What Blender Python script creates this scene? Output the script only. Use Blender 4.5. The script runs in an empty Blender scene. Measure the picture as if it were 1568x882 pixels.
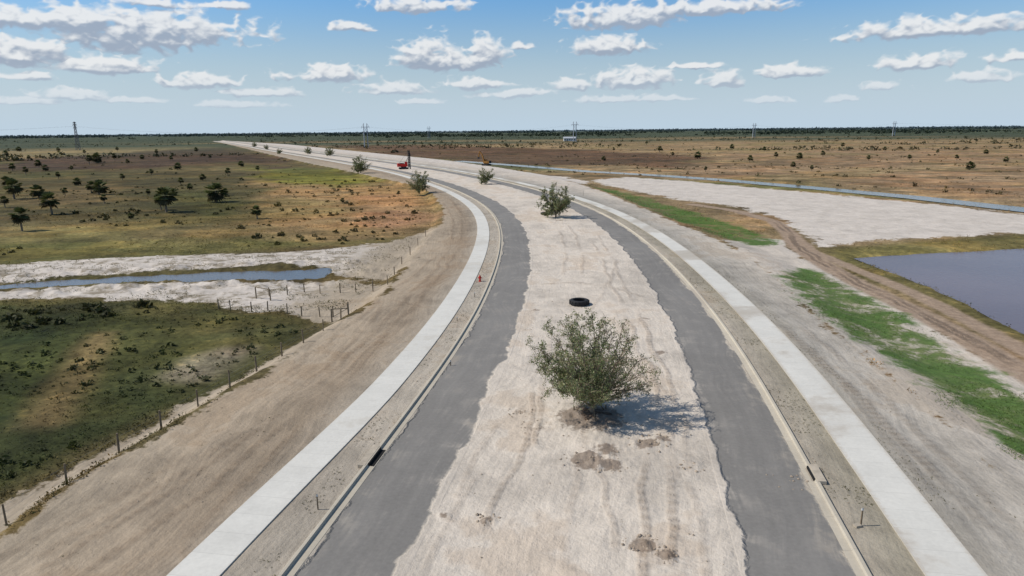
import bpy, math, random
import numpy as np
from mathutils import Vector, Matrix
random.seed(7); rng=np.random.default_rng(7)
scene=bpy.context.scene
# ------------------------------------------------------------ camera / survey
CH=20.0; PW,PH=1568.0,882.0; FP=1045.0
pitch=math.radians(13.02); roll=math.radians(0.55)
F=np.array([0,math.cos(pitch),-math.sin(pitch)])
U0=np.array([0,math.sin(pitch),math.cos(pitch)]); R0=np.array([1.0,0,0])
Rv=R0*math.cos(roll)-U0*math.sin(roll); Uv=U0*math.cos(roll)+R0*math.sin(roll)
def ray(u,v): return F+(u-PW/2)/FP*Rv-(v-PH/2)/FP*Uv
def G(u,v,z=0.0):
    """survey: ground coordinates (x,y) in metres of a feature lying at level z"""
    d=ray(u,v); dz=min(d[2],-0.0035); t=(CH-z)/(-dz); return (d[0]*t,d[1]*t)
cam_d=bpy.data.cameras.new("camera"); cam=bpy.data.objects.new("camera",cam_d)
scene.collection.objects.link(cam); scene.camera=cam
cam_d.sensor_width=36; cam_d.lens=36*FP/PW; cam_d.clip_start=0.1; cam_d.clip_end=60000
cam.matrix_world=Matrix(((Rv[0],Uv[0],-F[0],0),(Rv[1],Uv[1],-F[1],0),(Rv[2],Uv[2],-F[2],CH),(0,0,0,1)))
scene.view_settings.view_transform='Standard'; scene.view_settings.look='None'; scene.view_settings.exposure=0

# ------------------------------------------------------------ numpy helpers
PERM=rng.random((256,256))
def vn(x,y):
    xi=np.floor(x).astype(np.int64); yi=np.floor(y).astype(np.int64)
    fx=x-xi; fy=y-yi; fx=fx*fx*(3-2*fx); fy=fy*fy*(3-2*fy)
    a=PERM[xi&255,yi&255]; b=PERM[(xi+1)&255,yi&255]; c=PERM[xi&255,(yi+1)&255]; d=PERM[(xi+1)&255,(yi+1)&255]
    return (a*(1-fx)+b*fx)*(1-fy)+(c*(1-fx)+d*fx)*fy
def fbm(x,y,o=4):
    s=0;a=.5;t=0
    for i in range(o):
        ca,sa=math.cos(i*1.1),math.sin(i*1.1)
        s=s+a*vn((x*ca-y*sa)*2**i+17*i,(x*sa+y*ca)*2**i+31*i); t+=a; a*=.5
    return s/t
def sstep(a,b,x):
    t=np.clip((x-a)/(b-a),0,1); return t*t*(3-2*t)
def lin(c):
    c=np.array(c,float)/255.0
    return np.where(c<=0.04045,c/12.92,((c+0.055)/1.055)**2.4)
def sdf(poly,x,y):
    P=np.array(poly,float); n=len(P); d=np.full(x.shape,1e18); ins=np.zeros(x.shape,bool)
    for i in range(n):
        ax,ay=P[i]; bx,by=P[(i+1)%n]; ex=bx-ax; ey=by-ay; L=ex*ex+ey*ey+1e-9
        t=np.clip(((x-ax)*ex+(y-ay)*ey)/L,0,1)
        dx=x-ax-t*ex; dy=y-ay-t*ey; d=np.minimum(d,dx*dx+dy*dy)
        if ay!=by:
            c=((ay>y)!=(by>y))&(x<(bx-ax)*(y-ay)/(by-ay)+ax); ins^=c
    d=np.sqrt(d); return np.where(ins,d,-d)
def ldist(line,x,y):
    P=np.array(line,float); d=np.full(x.shape,1e18)
    for i in range(len(P)-1):
        ax,ay=P[i]; bx,by=P[i+1]; ex=bx-ax; ey=by-ay; L=ex*ex+ey*ey+1e-9
        t=np.clip(((x-ax)*ex+(y-ay)*ey)/L,0,1)
        dx=x-ax-t*ex; dy=y-ay-t*ey; d=np.minimum(d,dx*dx+dy*dy)
    return np.sqrt(d)
def mk(name,verts,faces,mat=None,attrs=None,smooth=False,link=True):
    verts=np.asarray(verts,np.float32).reshape(-1,3); faces=np.asarray(faces,np.int32)
    me=bpy.data.meshes.new(name); k=faces.shape[1]
    me.vertices.add(len(verts)); me.vertices.foreach_set('co',verts.ravel())
    me.loops.add(faces.size); me.loops.foreach_set('vertex_index',faces.ravel())
    me.polygons.add(len(faces)); me.polygons.foreach_set('loop_start',np.arange(len(faces),dtype=np.int32)*k)
    me.update(calc_edges=True)
    me.polygons.foreach_set('use_smooth',np.full(len(faces),bool(smooth)))
    for an,(ty,data) in (attrs or {}).items():
        a=me.attributes.new(an,ty,'POINT'); data=np.asarray(data,np.float32)
        key={'FLOAT':'value','FLOAT_VECTOR':'vector','FLOAT_COLOR':'color'}[ty]
        a.data.foreach_set(key,data.ravel())
    if mat: me.materials.append(mat)
    if not link: return me
    ob=bpy.data.objects.new(name,me); scene.collection.objects.link(ob); return ob
class MB:
    """small mesh builder with material slots"""
    def __init__(s): s.v=[]; s.f=[]; s.m=[]
    def box(s,c,d,m=0,rot=None,taper=1.0):
        b=len(s.v); M=rot or Matrix.Identity(3)
        for sz in(-1,1):
            for sx,sy in((-1,-1),(1,-1),(1,1),(-1,1)):
                k=taper if sz>0 else 1
                p=M@Vector((sx*d[0]/2*k,sy*d[1]/2*k,sz*d[2]/2)); s.v.append((p.x+c[0],p.y+c[1],p.z+c[2]))
        for q in((0,3,2,1),(4,5,6,7),(0,1,5,4),(1,2,6,5),(2,3,7,6),(3,0,4,7)): s.f.append([b+i for i in q]); s.m.append(m)
    def tube(s,p0,p1,r0,r1,n=6,m=0,cap=True):
        p0=Vector(p0);p1=Vector(p1);d=(p1-p0)
        if d.length<1e-6:return
        d.normalize(); a=Vector((0,0,1)) if abs(d.z)<.9 else Vector((1,0,0)); x=d.cross(a).normalized(); y=d.cross(x)
        b=len(s.v)
        for p,r in((p0,r0),(p1,r1)):
            for i in range(n):
                t=2*math.pi*i/n; q=p+x*(r*math.cos(t))+y*(r*math.sin(t)); s.v.append(tuple(q))
        for i in range(n): s.f.append([b+i,b+(i+1)%n,b+n+(i+1)%n,b+n+i]); s.m.append(m)
        if cap: s.f.append([b+n+i for i in range(n)]); s.m.append(m); s.f.append([b+i for i in range(n)][::-1]); s.m.append(m)
    def lathe(s,prof,c=(0,0,0),n=24,m=0):
        b=len(s.v)
        for r,z in prof:
            for i in range(n):
                t=2*math.pi*i/n; s.v.append((c[0]+r*math.cos(t),c[1]+r*math.sin(t),c[2]+z))
        for j in range(len(prof)-1):
            for i in range(n): s.f.append([b+j*n+i,b+j*n+(i+1)%n,b+(j+1)*n+(i+1)%n,b+(j+1)*n+i]); s.m.append(m)
    def obj(s,name,mats,loc=(0,0,0),rz=0,sc=1,smooth=False,link=True):
        me=bpy.data.meshes.new(name); me.from_pydata(s.v,[],s.f)
        for m in mats: me.materials.append(m)
        me.polygons.foreach_set('material_index',s.m)
        if smooth: me.polygons.foreach_set('use_smooth',[True]*len(s.f))
        me.update()
        if not link: return me
        return inst(name,me,loc,rz,sc)
def inst(name,me,loc,rz=0,sc=1):
    ob=bpy.data.objects.new(name,me); ob.location=loc; ob.rotation_euler=(0,0,rz)
    ob.scale=(sc,sc,sc) if not isinstance(sc,tuple) else sc
    scene.collection.objects.link(ob); return ob

# ------------------------------------------------------------ node helper
class NB:
    def __init__(s,nt): s.nt=nt
    def n(s,t,ins=None,**p):
        nd=s.nt.nodes.new(t)
        for k,v in p.items(): setattr(nd,k,v)
        for k,v in (ins or {}).items(): s.put(nd.inputs[k],v)
        return nd
    def put(s,i,v):
        if isinstance(v,bpy.types.NodeSocket): s.nt.links.new(v,i)
        else: i.default_value=v
    def m(s,op,a,b=0.0,c=0.0,clamp=False): return s.n('ShaderNodeMath',{0:a,1:b,2:c},operation=op,use_clamp=clamp).outputs[0]
    def vm(s,op,a,b=(0,0,0)): 
        nd=s.n('ShaderNodeVectorMath',{0:a,1:b},operation=op); return nd.outputs[1] if op in('LENGTH','DOT_PRODUCT') else nd.outputs[0]
    def mix(s,f,a,b,bt='MIX'):
        a=(*a,1) if isinstance(a,(tuple,list,np.ndarray)) and len(a)==3 else a
        b=(*b,1) if isinstance(b,(tuple,list,np.ndarray)) and len(b)==3 else b
        nd=s.n('ShaderNodeMix',{0:f,6:a,7:b},data_type='RGBA',blend_type=bt); return nd.outputs[2]
    def noise(s,vec,sc,det=4,ro=.55,dist=0): return s.n('ShaderNodeTexNoise',{'Vector':vec,'Scale':sc,'Detail':det,'Roughness':ro,'Distortion':dist}).outputs[0]
    def ss(s,x,a,b,lo=0.0,hi=1.0): return s.n('ShaderNodeMapRange',{0:x,1:a,2:b,3:lo,4:hi},interpolation_type='SMOOTHSTEP').outputs[0]
    def mr(s,x,a,b,lo=0.0,hi=1.0): return s.n('ShaderNodeMapRange',{0:x,1:a,2:b,3:lo,4:hi}).outputs[0]
    def at(s,name): return s.n('ShaderNodeAttribute',attribute_name=name)
    def scale(s,c,f): # colour * float
        return s.n('ShaderNodeVectorMath',{0:c,'Scale':f},operation='SCALE').outputs[0]
    def ramp(s,x,stops):
        nd=s.n('ShaderNodeValToRGB',{0:x}); cr=nd.color_ramp
        while len(cr.elements)<len(stops): cr.elements.new(.5)
        for e,(p,c) in zip(cr.elements,stops): e.position=p; e.color=(*c,1)
        return nd.outputs[0]
def newmat(name):
    m=bpy.data.materials.new(name); m.use_nodes=True; nt=m.node_tree; nt.nodes.clear(); nb=NB(nt)
    out=nt.nodes.new('ShaderNodeOutputMaterial'); b=nb.n('ShaderNodeBsdfPrincipled',{'Roughness':.9}); nt.links.new(b.outputs[0],out.inputs[0])
    b.inputs['Specular IOR Level'].default_value=.25
    return m,nb,b,out
def simple(name,col,rough=.7,var=.25,sc=3.0,metal=0):
    m,nb,b,o=newmat(name); tc=nb.n('ShaderNodeTexCoord').outputs['Object']
    n=nb.noise(tc,sc,4,.6); c=nb.scale(tuple(col),nb.mr(n,.3,.7,1-var,1+var))
    nb.put(b.inputs['Base Color'],c); b.inputs['Roughness'].default_value=rough; b.inputs['Metallic'].default_value=metal
    return m

# ------------------------------------------------------------ centre line of the carriageways
cl=[(875,882),(886,775),(892,720),(902,640),(911,570),(911,500),(907,460),(897,420),(892,400),(881,375),(865,350),(850,335),(827,318),(798,304),(748,286),(694,272),(650,262),(583,251),(516,241),(452,232),(402,224),(362,218.5),(338,216)]
cw=np.array([(-14,-60),(-8,-25),(-2.6,0)]+[G(*p) for p in cl])
T=np.log(cw[:,1]+90); tt=np.linspace(T[0],T[-1],900); xx=np.interp(tt,T,cw[:,0])
k=np.exp(-np.linspace(-2.5,2.5,81)**2/2); k/=k.sum()
xp=np.concatenate([xx[0]-(xx[1]-xx[0])*np.arange(40,0,-1),xx,xx[-1]+(xx[-1]-xx[-2])*np.arange(1,41)])
xs=np.convolve(xp,k,'valid'); CY=np.exp(tt)-90; CX=xs
idx=[0]
for i in range(1,900):
    d=math.hypot(CX[i]-CX[idx[-1]],CY[i]-CY[idx[-1]])
    if d>max(1.5,abs(CY[i])*0.012) or i==899: idx.append(i)
CX=CX[idx];CY=CY[idx]
CS=np.concatenate([[0],np.cumsum(np.hypot(np.diff(CX),np.diff(CY)))])
TX=np.gradient(CX);TY=np.gradient(CY);TL=np.hypot(TX,TY);TX/=TL;TY/=TL
NX=TY;NY=-TX # to the right
def road_uv(x,y):
    bd=np.full(x.shape,1e18);bu=np.zeros(x.shape);bs=np.zeros(x.shape)
    for i in range(len(CX)-1):
        ax,ay=CX[i],CY[i];ex=CX[i+1]-ax;ey=CY[i+1]-ay;L=ex*ex+ey*ey
        t=np.clip(((x-ax)*ex+(y-ay)*ey)/L,0,1);dx=x-ax-t*ex;dy=y-ay-t*ey;d=dx*dx+dy*dy
        m=d<bd; bd=np.where(m,d,bd); sg=np.sign(ex*-dy+ey*dx)
        bu=np.where(m,sg*np.sqrt(d),bu); bs=np.where(m,CS[i]+t*math.sqrt(L),bs)
    return bu,bs
def at_us(u,s):
    x=np.interp(s,CS,CX);y=np.interp(s,CS,CY);nx=np.interp(s,CS,NX);ny=np.interp(s,CS,NY)
    return x+u*nx,y+u*ny
S27=float(road_uv(np.array([2.7]),np.array([27.0]))[1][0])
# wheel tracks surveyed on the bare soil: polyline, half width m, strength
RUT=[([(978,900),(985,800),(984,740),(990,680),(996,650)],.30,.8),([(1028,860),(1026,790),(1030,720),(1018,670),(1010,650)],.30,.8),([(940,840),(925,770),(908,700),(893,650)],.26,.5),
 ([(742,805),(768,750),(800,690),(812,640),(815,600)],.25,.6),([(700,760),(730,700),(760,650)],.25,.4),([(815,680),(822,640),(830,590),(838,540),(842,500)],.25,.6),([(870,900),(862,830),(870,760),(890,700),(905,675)],.26,.4),
 ([(1060,720),(1045,650),(1030,600),(1010,550),(985,500),(960,450),(940,400),(915,360)],.28,.7),([(1040,730),(1020,640),(1003,590),(985,545),(962,495),(942,450),(925,405),(905,365)],.28,.7),
 ([(830,435),(880,432),(930,438),(985,455)],.35,.7),([(830,600),(850,540),(870,500),(905,470),(935,430),(945,400)],.25,.6),([(1085,880),(1070,800),(1055,740)],.28,.5),([(640,882),(690,800),(725,735)],.25,.4),
 ([(860,420),(868,390),(862,365),(850,345)],.3,.6),([(890,420),(892,390),(884,365),(870,345)],.3,.6),([(800,560),(870,545),(960,560),(1020,600)],.25,.5),
 ([(1180,478),(1240,540),(1320,615),(1400,695),(1480,775),(1568,860)],.45,.8),([(1200,470),(1262,530),(1345,605),(1425,682),(1510,762),(1600,850)],.4,.6),([(1130,432),(1180,478)],.4,.6),([(1100,410),(1150,450),(1200,490),(1260,560),(1350,660),(1440,770),(1530,882)],.35,.5),
 ([(690,305),(708,330),(706,365),(690,400),(650,450),(570,530),(450,640),(300,760),(120,882)],.35,.55),([(678,310),(694,335),(690,370),(672,405),(625,455),(545,535),(420,640),(260,750),(60,870)],.35,.55),
 ([(600,440),(560,500),(500,560),(400,640),(250,740),(60,850)],.4,.5),([(660,440),(600,500),(540,570),(450,670),(330,780),(230,882)],.35,.5),([(665,395),(620,430),(585,455),(640,470)],.3,.6),([(640,420),(600,445),(570,470),(530,500),(440,570)],.3,.5),
 ([(480,560),(420,600),(330,670),(200,750),(60,820),(-20,860)],.35,.4),([(560,600),(500,650),(430,730),(330,830),(280,882)],.3,.35)]
RUTW=[([G(*p) for p in pl],w_,k_) for pl,w_,k_ in RUT]
for dv in (-3,3):
    RUTW.append(([G(a_,b_+dv,-.9) for a_,b_ in [(1060,312),(1130,322),(1185,338),(1208,355),(1222,378),(1262,403),(1330,440),(1400,473),(1480,515),(1568,567),(1700,640)]],.35,1.0))
def rutmap(x,y):
    o_=np.zeros(x.shape); m=(np.hypot(x,y)<330)&(y>0); xm,ym=x[m],y[m]
    wx=xm+(fbm(xm*.25,ym*.25,3)-.5)*1.1; wy=ym; r=np.zeros(xm.shape); fade=sstep(.3,.55,fbm(xm*.13+70,ym*.13,3))*.8+.2
    for pl,w_,k_ in RUTW:
        d=ldist(pl,wx,wy); r=np.maximum(r,(1-sstep(w_*.4,w_*1.3,d))*k_)
    o_[m]=r*fade; return o_
def lowfreq(x,y):
    return np.stack([(fbm(x*.06,y*.06,3)-.5)*5.5,rutmap(x,y),fbm(x*.18+11,y*.11,4)],-1)

# ------------------------------------------------------------ land regions (surveyed)
def GP(pts,z=-1.0): return [G(u,v,z) for u,v in pts]
corridor=[(-45,-60),(-31,0)]+GP([(0,828),(102,750),(250,662),(352,600),(432,552),(520,495),(585,455),(625,410),(655,368),(678,340),(680,318),(662,295),(640,284),(590,274),(530,261),(470,249),(425,239),(380,228),(338,218.5)],0)+\
 GP([(340,215),(440,221),(560,233),(680,245),(760,256),(830,268),(880,280),(930,296),(1000,326),(1050,348),(1105,371),(1150,393),(1190,428),(1240,478),(1300,528),(1380,592),(1440,642),(1500,698),(1568,768)],0)+[(27,0),(25,-60)]
S1=GP([(-60,410),(0,405),(80,400),(200,393),(330,389),(440,385),(520,378),(600,371),(660,350),(700,380),(640,410),(600,425),(560,434),(520,425),(500,409),(430,404),(380,409),(300,412),(200,417),(100,424),(0,432),(-60,436)])
S2=GP([(-60,452),(0,446),(150,437),(300,434),(400,432),(500,429),(560,433),(600,440),(600,460),(520,490),(480,492),(455,486),(430,474),(370,476),(330,464),(250,461),(100,458),(0,461),(-60,466)])
S4=GP([(-80,800),(0,775),(100,722),(180,680),(250,645),(330,595),(400,560),(455,530),(520,490),(530,520),(352,610),(100,760),(0,840),(-80,860)])
S5=GP([(905,276),(960,271),(1060,278),(1150,287),(1300,300),(1420,312),(1568,328),(1700,340),(1700,350),(1568,357),(1450,361),(1330,368),(1262,377),(1222,352),(1190,333),(1130,317),(1040,306),(980,295),(930,284)])
S6=GP([(640,258),(760,262),(860,268),(905,276),(890,282),(800,268),(650,250)],-.3)
S7=GP([(735,292),(700,278),(640,268),(560,256),(430,232),(350,215),(330,216),(420,238),(540,264),(620,276),(690,300)],-.3)
W1=GP([(-60,440),(0,437),(100,430),(200,424),(300,419),(400,416),(495,412),(505,418),(480,426),(400,428),(300,430),(200,432),(150,435),(50,441),(0,443.5),(-60,448)],-1.25)
W2=GP([(1322,397),(1400,392),(1500,387),(1568,383),(1760,372),(1900,560),(1700,560),(1568,502),(1500,467),(1430,437),(1370,414)],-1.25)
CAN=GP([(700,246.5),(800,254),(900,262.5),(1000,268),(1100,275),(1250,288),(1400,302),(1568,321),(1750,342)],-1.25)
GR1=GP([(900,284),(940,288),(990,301),(1050,318),(1110,336),(1150,348),(1200,371),(1160,373),(1110,366),(1050,346),(1000,325),(940,300)],-.5)
GR2=GP([(1190,424),(1225,405),(1262,412),(1310,435),(1360,463),(1440,512),(1568,592),(1700,670),(1700,800),(1568,705),(1500,650),(1430,600),(1380,565),(1300,520),(1240,475)],-.5)
S8=GP([(1105,371),(1160,360),(1200,365),(1230,390),(1262,404),(1330,440),(1400,476),(1480,520),(1568,572),(1700,650),(1800,900),(1568,800),(1440,660),(1300,540),(1190,440)],-.6)
GR3=GP([(-80,466),(0,463),(100,461),(250,463),(330,468),(370,480),(455,492),(445,518),(392,545),(300,598),(200,652),(100,712),(0,768),(-80,800)])
TR1=GP([(1060,312),(1130,322),(1185,338),(1208,355),(1222,378),(1262,403),(1330,440),(1400,473),(1480,515),(1568,567),(1700,640)],-.8)
TR2=GP([(1205,350),(1240,383),(1300,408),(1380,440),(1470,482),(1568,537),(1700,600)],-.9)
PATCH=[ # surveyed cover types: polygon, sRGB tone, softness in m
 (GP([(-300,262),(0,258),(150,262),(300,262),(420,285),(430,330),(330,345),(0,330),(-300,340)]),(88,80,50),10),
 (GP([(400,275),(560,270),(640,290),(672,330),(655,362),(520,376),(420,378),(380,345),(400,300)]),(148,122,84),9),
 (GP([(545,300),(640,300),(665,335),(600,352),(520,345)]),(160,122,90),6),
 (GP([(425,258),(520,262),(590,278),(520,286),(450,283),(390,272)]),(114,110,48),9),
 (GP([(360,248),(430,254),(520,262),(480,266),(380,262)]),(100,100,52),9),
 (GP([(150,236),(330,224),(440,243),(430,258),(340,250),(150,262),(0,258),(0,245)]),(84,68,52),18),
 (GP([(-300,240),(0,231),(200,222),(320,219),(335,225),(150,236),(0,244)]),(162,140,100),30),
 (GP([(-100,398),(-100,376),(0,372),(300,362),(500,368),(620,364),(600,371),(440,383),(330,388),(0,403)]),(102,95,56),4),
 (GP([(0,340),(200,335),(330,345),(420,350),(330,365),(0,372)]),(114,100,64),8),
 (GP([(20,290),(160,282),(210,300),(120,318),(20,312)]),(110,94,62),8),
 (GP([(230,300),(320,292),(380,310),(330,330),(250,325)]),(80,78,44),6),
 (GR3,(66,70,40),2),
 (GP([(250,480),(455,492),(445,518),(392,545),(300,598),(260,560),(330,520)]),(82,80,48),3),
 (GP([(0,640),(60,560),(100,520),(130,500),(60,500),(0,520)]),(58,66,36),3),
 (GP([(0,463),(250,463),(330,470),(250,482),(100,478),(0,482)]),(84,82,50),2.5),
 (GP([(640,247),(560,232),(480,222),(640,222),(900,230),(1090,240),(1060,260),(900,252),(760,253)]),(102,80,60),18),
 (GP([(620,240),(760,250),(880,258),(880,264),(760,258),(640,249)]),(112,108,76),8),
 (GP([(1060,258),(1120,236),(1300,228),(1800,228),(1800,330),(1568,308),(1400,292),(1200,276),(1000,262)]),(146,121,92),14),
 (GP([(1300,262),(1800,268),(1800,300),(1500,285)]),(162,136,104),10),
 (GP([(930,270),(1100,279),(1300,294),(1568,316),(1568,322),(1300,299),(1100,283)]),(120,112,74),3),
 (GP([(1255,380),(1568,360),(1800,348),(1900,700),(1568,525),(1400,462),(1262,407)]),(114,104,64),3),
 (GP([(40,655),(110,560),(150,510),(165,510),(135,560),(85,655)]),(104,94,64),1.5),
 (GP([(268,574),(290,553),(345,537),(378,535),(345,556),(300,577)]),(136,125,104),1.8),
]
SAND=[(S1,1.6),(S2,1.6),(S4,1.0),(S5,3.0),(S6,3.0),(S7,3.0),(S8,1.6)]
DIST=[(G(905,640),2.8,1),(G(900,705),1.3,1),(G(935,712),1.0,.9),(G(990,680),1.1,.8),(G(1015,672),.8,.7),(G(985,835),.8,1),(G(1020,850),.6,.9),(G(820,655),1.0,.6),(G(795,630),.9,.6),(G(930,690),1.2,.7),
 (G(855,338),4,.5),(G(745,798),.6,.7),(G(1205,735),1.0,.6),(G(1060,715),.7,.5),(G(985,487),1.2,.5),(G(845,545),1.2,.5),(G(1010,540),1.1,.6),(G(820,475),1.0,.6),(G(680,790),.5,.6)]
ROWD=np.array(G(160,500,-1))-np.array(G(60,640,-1)); ROWD/=np.hypot(*ROWD)
def land(x,y):
    o={}; r=np.hypot(x,y)
    c=sdf(corridor,x,y); u,s=road_uv(x,y); c=np.maximum(c,20.5-np.abs(u)); o['u']=u;o['s']=s;o['c']=c
    left=u<0
    w=np.where(left,3.0,7.0)
    z=-1.0+sstep(-1,0,c/w)
    z+= (fbm(x*.07,y*.07,4)-.5)*.5*sstep(0,12,-c)*np.clip(60/r+.25,0,1)
    z+= (fbm(x*.45+9,y*.45,4)-.5)*.16*sstep(19.5,21,np.abs(u))
    z+= (fbm(x*.7+5,y*.7,3)-.5)*.13*(1-sstep(6.6,7.8,np.abs(u)))
    for (p,rr,a) in DIST:
        g=np.exp(-((x-p[0])**2+(y-p[1])**2)/(rr*rr)); z+=g*.45*a*(fbm(x*2.3,y*2.3,3)-.35)
    n=(fbm(x*.3,y*.3,4)-.5)
    w1=sdf(W1,x,y)+n*2.8; w2=sdf(W2,x,y)+n*1.2; cd=ldist(CAN,x,y); cwid=3.6
    o['water']=np.maximum(np.maximum(w1,w2),cwid-cd)
    bank=(fbm(x*.5,y*.5,4)-.4)*1.5*np.exp(-((w1+5)/4)**2)*(w1<0)
    z+=bank*.8
    z=np.where(w1>-1.5, np.minimum(z,-1.0)-sstep(-1.5,1.0,w1)*.7,z)
    z=np.where(w2>-3, np.minimum(z,-1.0)-sstep(-3,1.0,w2)*.7,z)
    z=np.where(cwid-cd>-5, np.minimum(z,-1.0)-sstep(-5,0.5,cwid-cd+n)*.9,z)
    under=(np.abs(u)>7.9)&(np.abs(u)<19)
    z=np.where(under,np.minimum(z,-.012),z)
    o['z']=z
    base=np.where(left[...,None],lin((102,91,60)),lin((142,121,90)))
    col=base*np.ones(x.shape+(3,))
    wob=(fbm(x*.05,y*.05,4)-.5)
    for P,cc,soft in PATCH:
        d=sdf(P,x,y)+wob*soft*3; k=sstep(-soft,soft,d)[...,None]; col=col*(1-k)+lin(cc)*k
    L1=fbm(x*.02+5,y*.02,5)[...,None]; L2=fbm(x*.05+50,y*.09,5)[...,None]; L3=fbm(x*.012,y*.035+9,5)[...,None]; L4=fbm(x*.14+3,y*.16,4)[...,None]
    col=col*(1+(L3-.5)*.9)*(1+(L4-.5)*.9)
    k=sstep(.52,.66,L1)*.35; col=col*(1-k)+col*np.array([.76,.96,.66])*k
    k=sstep(.50,.62,L2)*.6; col=col*(1-k)+col*np.array([1.42,1.2,1.03])*k
    k=sstep(.53,.63,fbm(x*.09+80,y*.16,5))[...,None]*.55; col=col*(1-k)+col*np.array([.5,.54,.46])*k
    ac=x*ROWD[1]-y*ROWD[0]; g3=sstep(0,3,sdf(GR3,x,y))*.5
    row=fbm(ac*.55,(x*ROWD[0]+y*ROWD[1])*.03,3); col=col*(1+((row-.5)*2.2*g3)[...,None])
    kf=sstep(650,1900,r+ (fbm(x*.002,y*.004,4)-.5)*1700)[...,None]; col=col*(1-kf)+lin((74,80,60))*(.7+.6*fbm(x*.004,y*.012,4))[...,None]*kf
    kf=sstep(4000,14000,r)[...,None]; col=col*(1-kf)+lin((96,112,118))*kf  # aerial haze painted into the far ground colour, bluer with distance
    o['col']=col
    sd=np.full(x.shape,-1e9)
    for P,sc in SAND: sd=np.maximum(sd,sdf(P,x,y)/sc)
    sd=np.maximum(sd,c/np.where(left,1.0,1.3)+.2)
    o['sand']=np.clip(sd,-30,30)
    gr=np.maximum(sdf(GR1,x,y)/2.2,sdf(GR2,x,y)/2.0); o['green']=np.clip(gr,-30,30)
    t=np.minimum(ldist(TR1,x,y),ldist(TR2,x,y)+.5); o['track']=np.clip(1.9-t,-30,5)
    ds=np.zeros(x.shape)
    for (p,rr,a) in DIST: ds=np.maximum(ds,a*np.exp(-((x-p[0])**2+(y-p[1])**2)/(rr*rr)))
    o['dist']=ds
    return o

# ------------------------------------------------------------ materials
def sand_nodes(nb):
    pos=nb.n('ShaderNodeNewGeometry').outputs['Position']
    uv=nb.at('road_uv').outputs['Vector']; sp=nb.n('ShaderNodeSeparateXYZ',{0:uv})
    u,s=sp.outputs[0],sp.outputs[1]
    lf=nb.n('ShaderNodeSeparateXYZ',{0:nb.at('lf').outputs['Vector']}); wob,rmask,tone=lf.outputs[0],lf.outputs[1],lf.outputs[2]
    uw=nb.m('ADD',u,wob)
    def st(c): return tuple(lin(c)*np.array([.975,.985,.965]))
    X=lambda v:(v+32)/64
    col=nb.ramp(nb.m('DIVIDE',nb.m('ADD',nb.m('ADD',u,nb.m('MULTIPLY',wob,.3)),32),64,clamp=True),
      [(X(-30),st((176,160,140))),(X(-25),st((176,158,137))),(X(-20),st((162,144,124))),(X(-17),st((174,161,145))),(X(-12),st((186,175,161))),(X(-9),st((208,195,181))),
       (X(0),st((216,202,187))),(X(9),st((208,195,181))),(X(13.5),st((182,170,154))),(X(16),st((162,152,134))),(X(19),st((166,158,147))),(X(21),st((180,171,160))),(X(24),st((190,179,166))),(X(28),st((204,191,177)))])
    cb=nb.n('ShaderNodeCombineXYZ',{0:uw,1:nb.m('MULTIPLY',s,.05),2:0.0}).outputs[0]
    st2=nb.noise(cb,2.6,5,.62)
    n2=nb.noise(pos,.42,6,.60,.25); n3=nb.noise(pos,4.0,4,.68)
    sst=nb.ss(nb.m('ABSOLUTE',u),6,20,.55,1.3)
    f=nb.m('ADD',nb.mr(tone,.3,.7,.84,1.11),nb.m('ADD',nb.m('MULTIPLY',nb.mr(st2,.3,.7,-.11,.08),sst),nb.m('ADD',nb.mr(n2,.3,.7,-.14,.10),nb.mr(n3,.3,.7,-.07,.06))))
    col=nb.scale(col,f)
    dk=nb.ss(nb.m('ADD',nb.m('MULTIPLY',tone,.60),nb.m('MULTIPLY',n2,.5)),.585,.68,0,.55)
    col=nb.mix(dk,col,nb.mix(1.0,col,(.66,.60,.54),'MULTIPLY'))
    tread=nb.m('PINGPONG',nb.m('MULTIPLY',s,2.4),1.0)
    rm=nb.m('MULTIPLY',rmask,nb.ss(n3,.30,.52,.35,1))
    col=nb.mix(nb.m('MULTIPLY',rm,nb.mr(tread,0,1,.40,.85)),col,nb.mix(1.0,col,(.62,.56,.51),'MULTIPLY'))
    h=nb.m('ADD',nb.m('MULTIPLY',st2,.06),nb.m('ADD',nb.m('MULTIPLY',n2,.30),nb.m('ADD',nb.m('MULTIPLY',n3,.045),nb.m('MULTIPLY',rm,nb.mr(tread,0,1,-.06,-.12)))))
    return dict(col=col,h=h,u=u,s=s,pos=pos,n2=n2,n3=n3,st2=st2,tone=tone,rm=rm)
mg,nb,b,o=newmat("ground_mat")
S=sand_nodes(nb); pos=S['pos']
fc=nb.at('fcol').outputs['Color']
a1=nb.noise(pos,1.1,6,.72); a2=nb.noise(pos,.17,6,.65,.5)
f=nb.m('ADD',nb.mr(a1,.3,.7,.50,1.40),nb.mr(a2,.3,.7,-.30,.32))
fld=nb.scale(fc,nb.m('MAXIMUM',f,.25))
fld=nb.mix(nb.ss(nb.m('ADD',nb.m('MULTIPLY',a1,.5),nb.m('MULTIPLY',a2,.5)),.54,.64,0,.5),fld,nb.mix(1.0,fld,(1.7,1.42,1.2),'MULTIPLY'))
edge=nb.m('ADD',nb.m('MULTIPLY',nb.m('SUBTRACT',a2,.5),4.8),nb.m('MULTIPLY',nb.m('SUBTRACT',a1,.5),2.4))
sm=nb.ss(nb.m('ADD',nb.at('sand').outputs['Fac'],edge),-.2,.3)
offc=nb.ss(nb.m('ABSOLUTE',S['u']),32,42)
whites=nb.scale(tuple(lin((208,197,184))),nb.m('ADD',nb.mr(a2,.3,.7,.84,1.07),nb.mr(a1,.3,.7,-.12,.08)))
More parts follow.
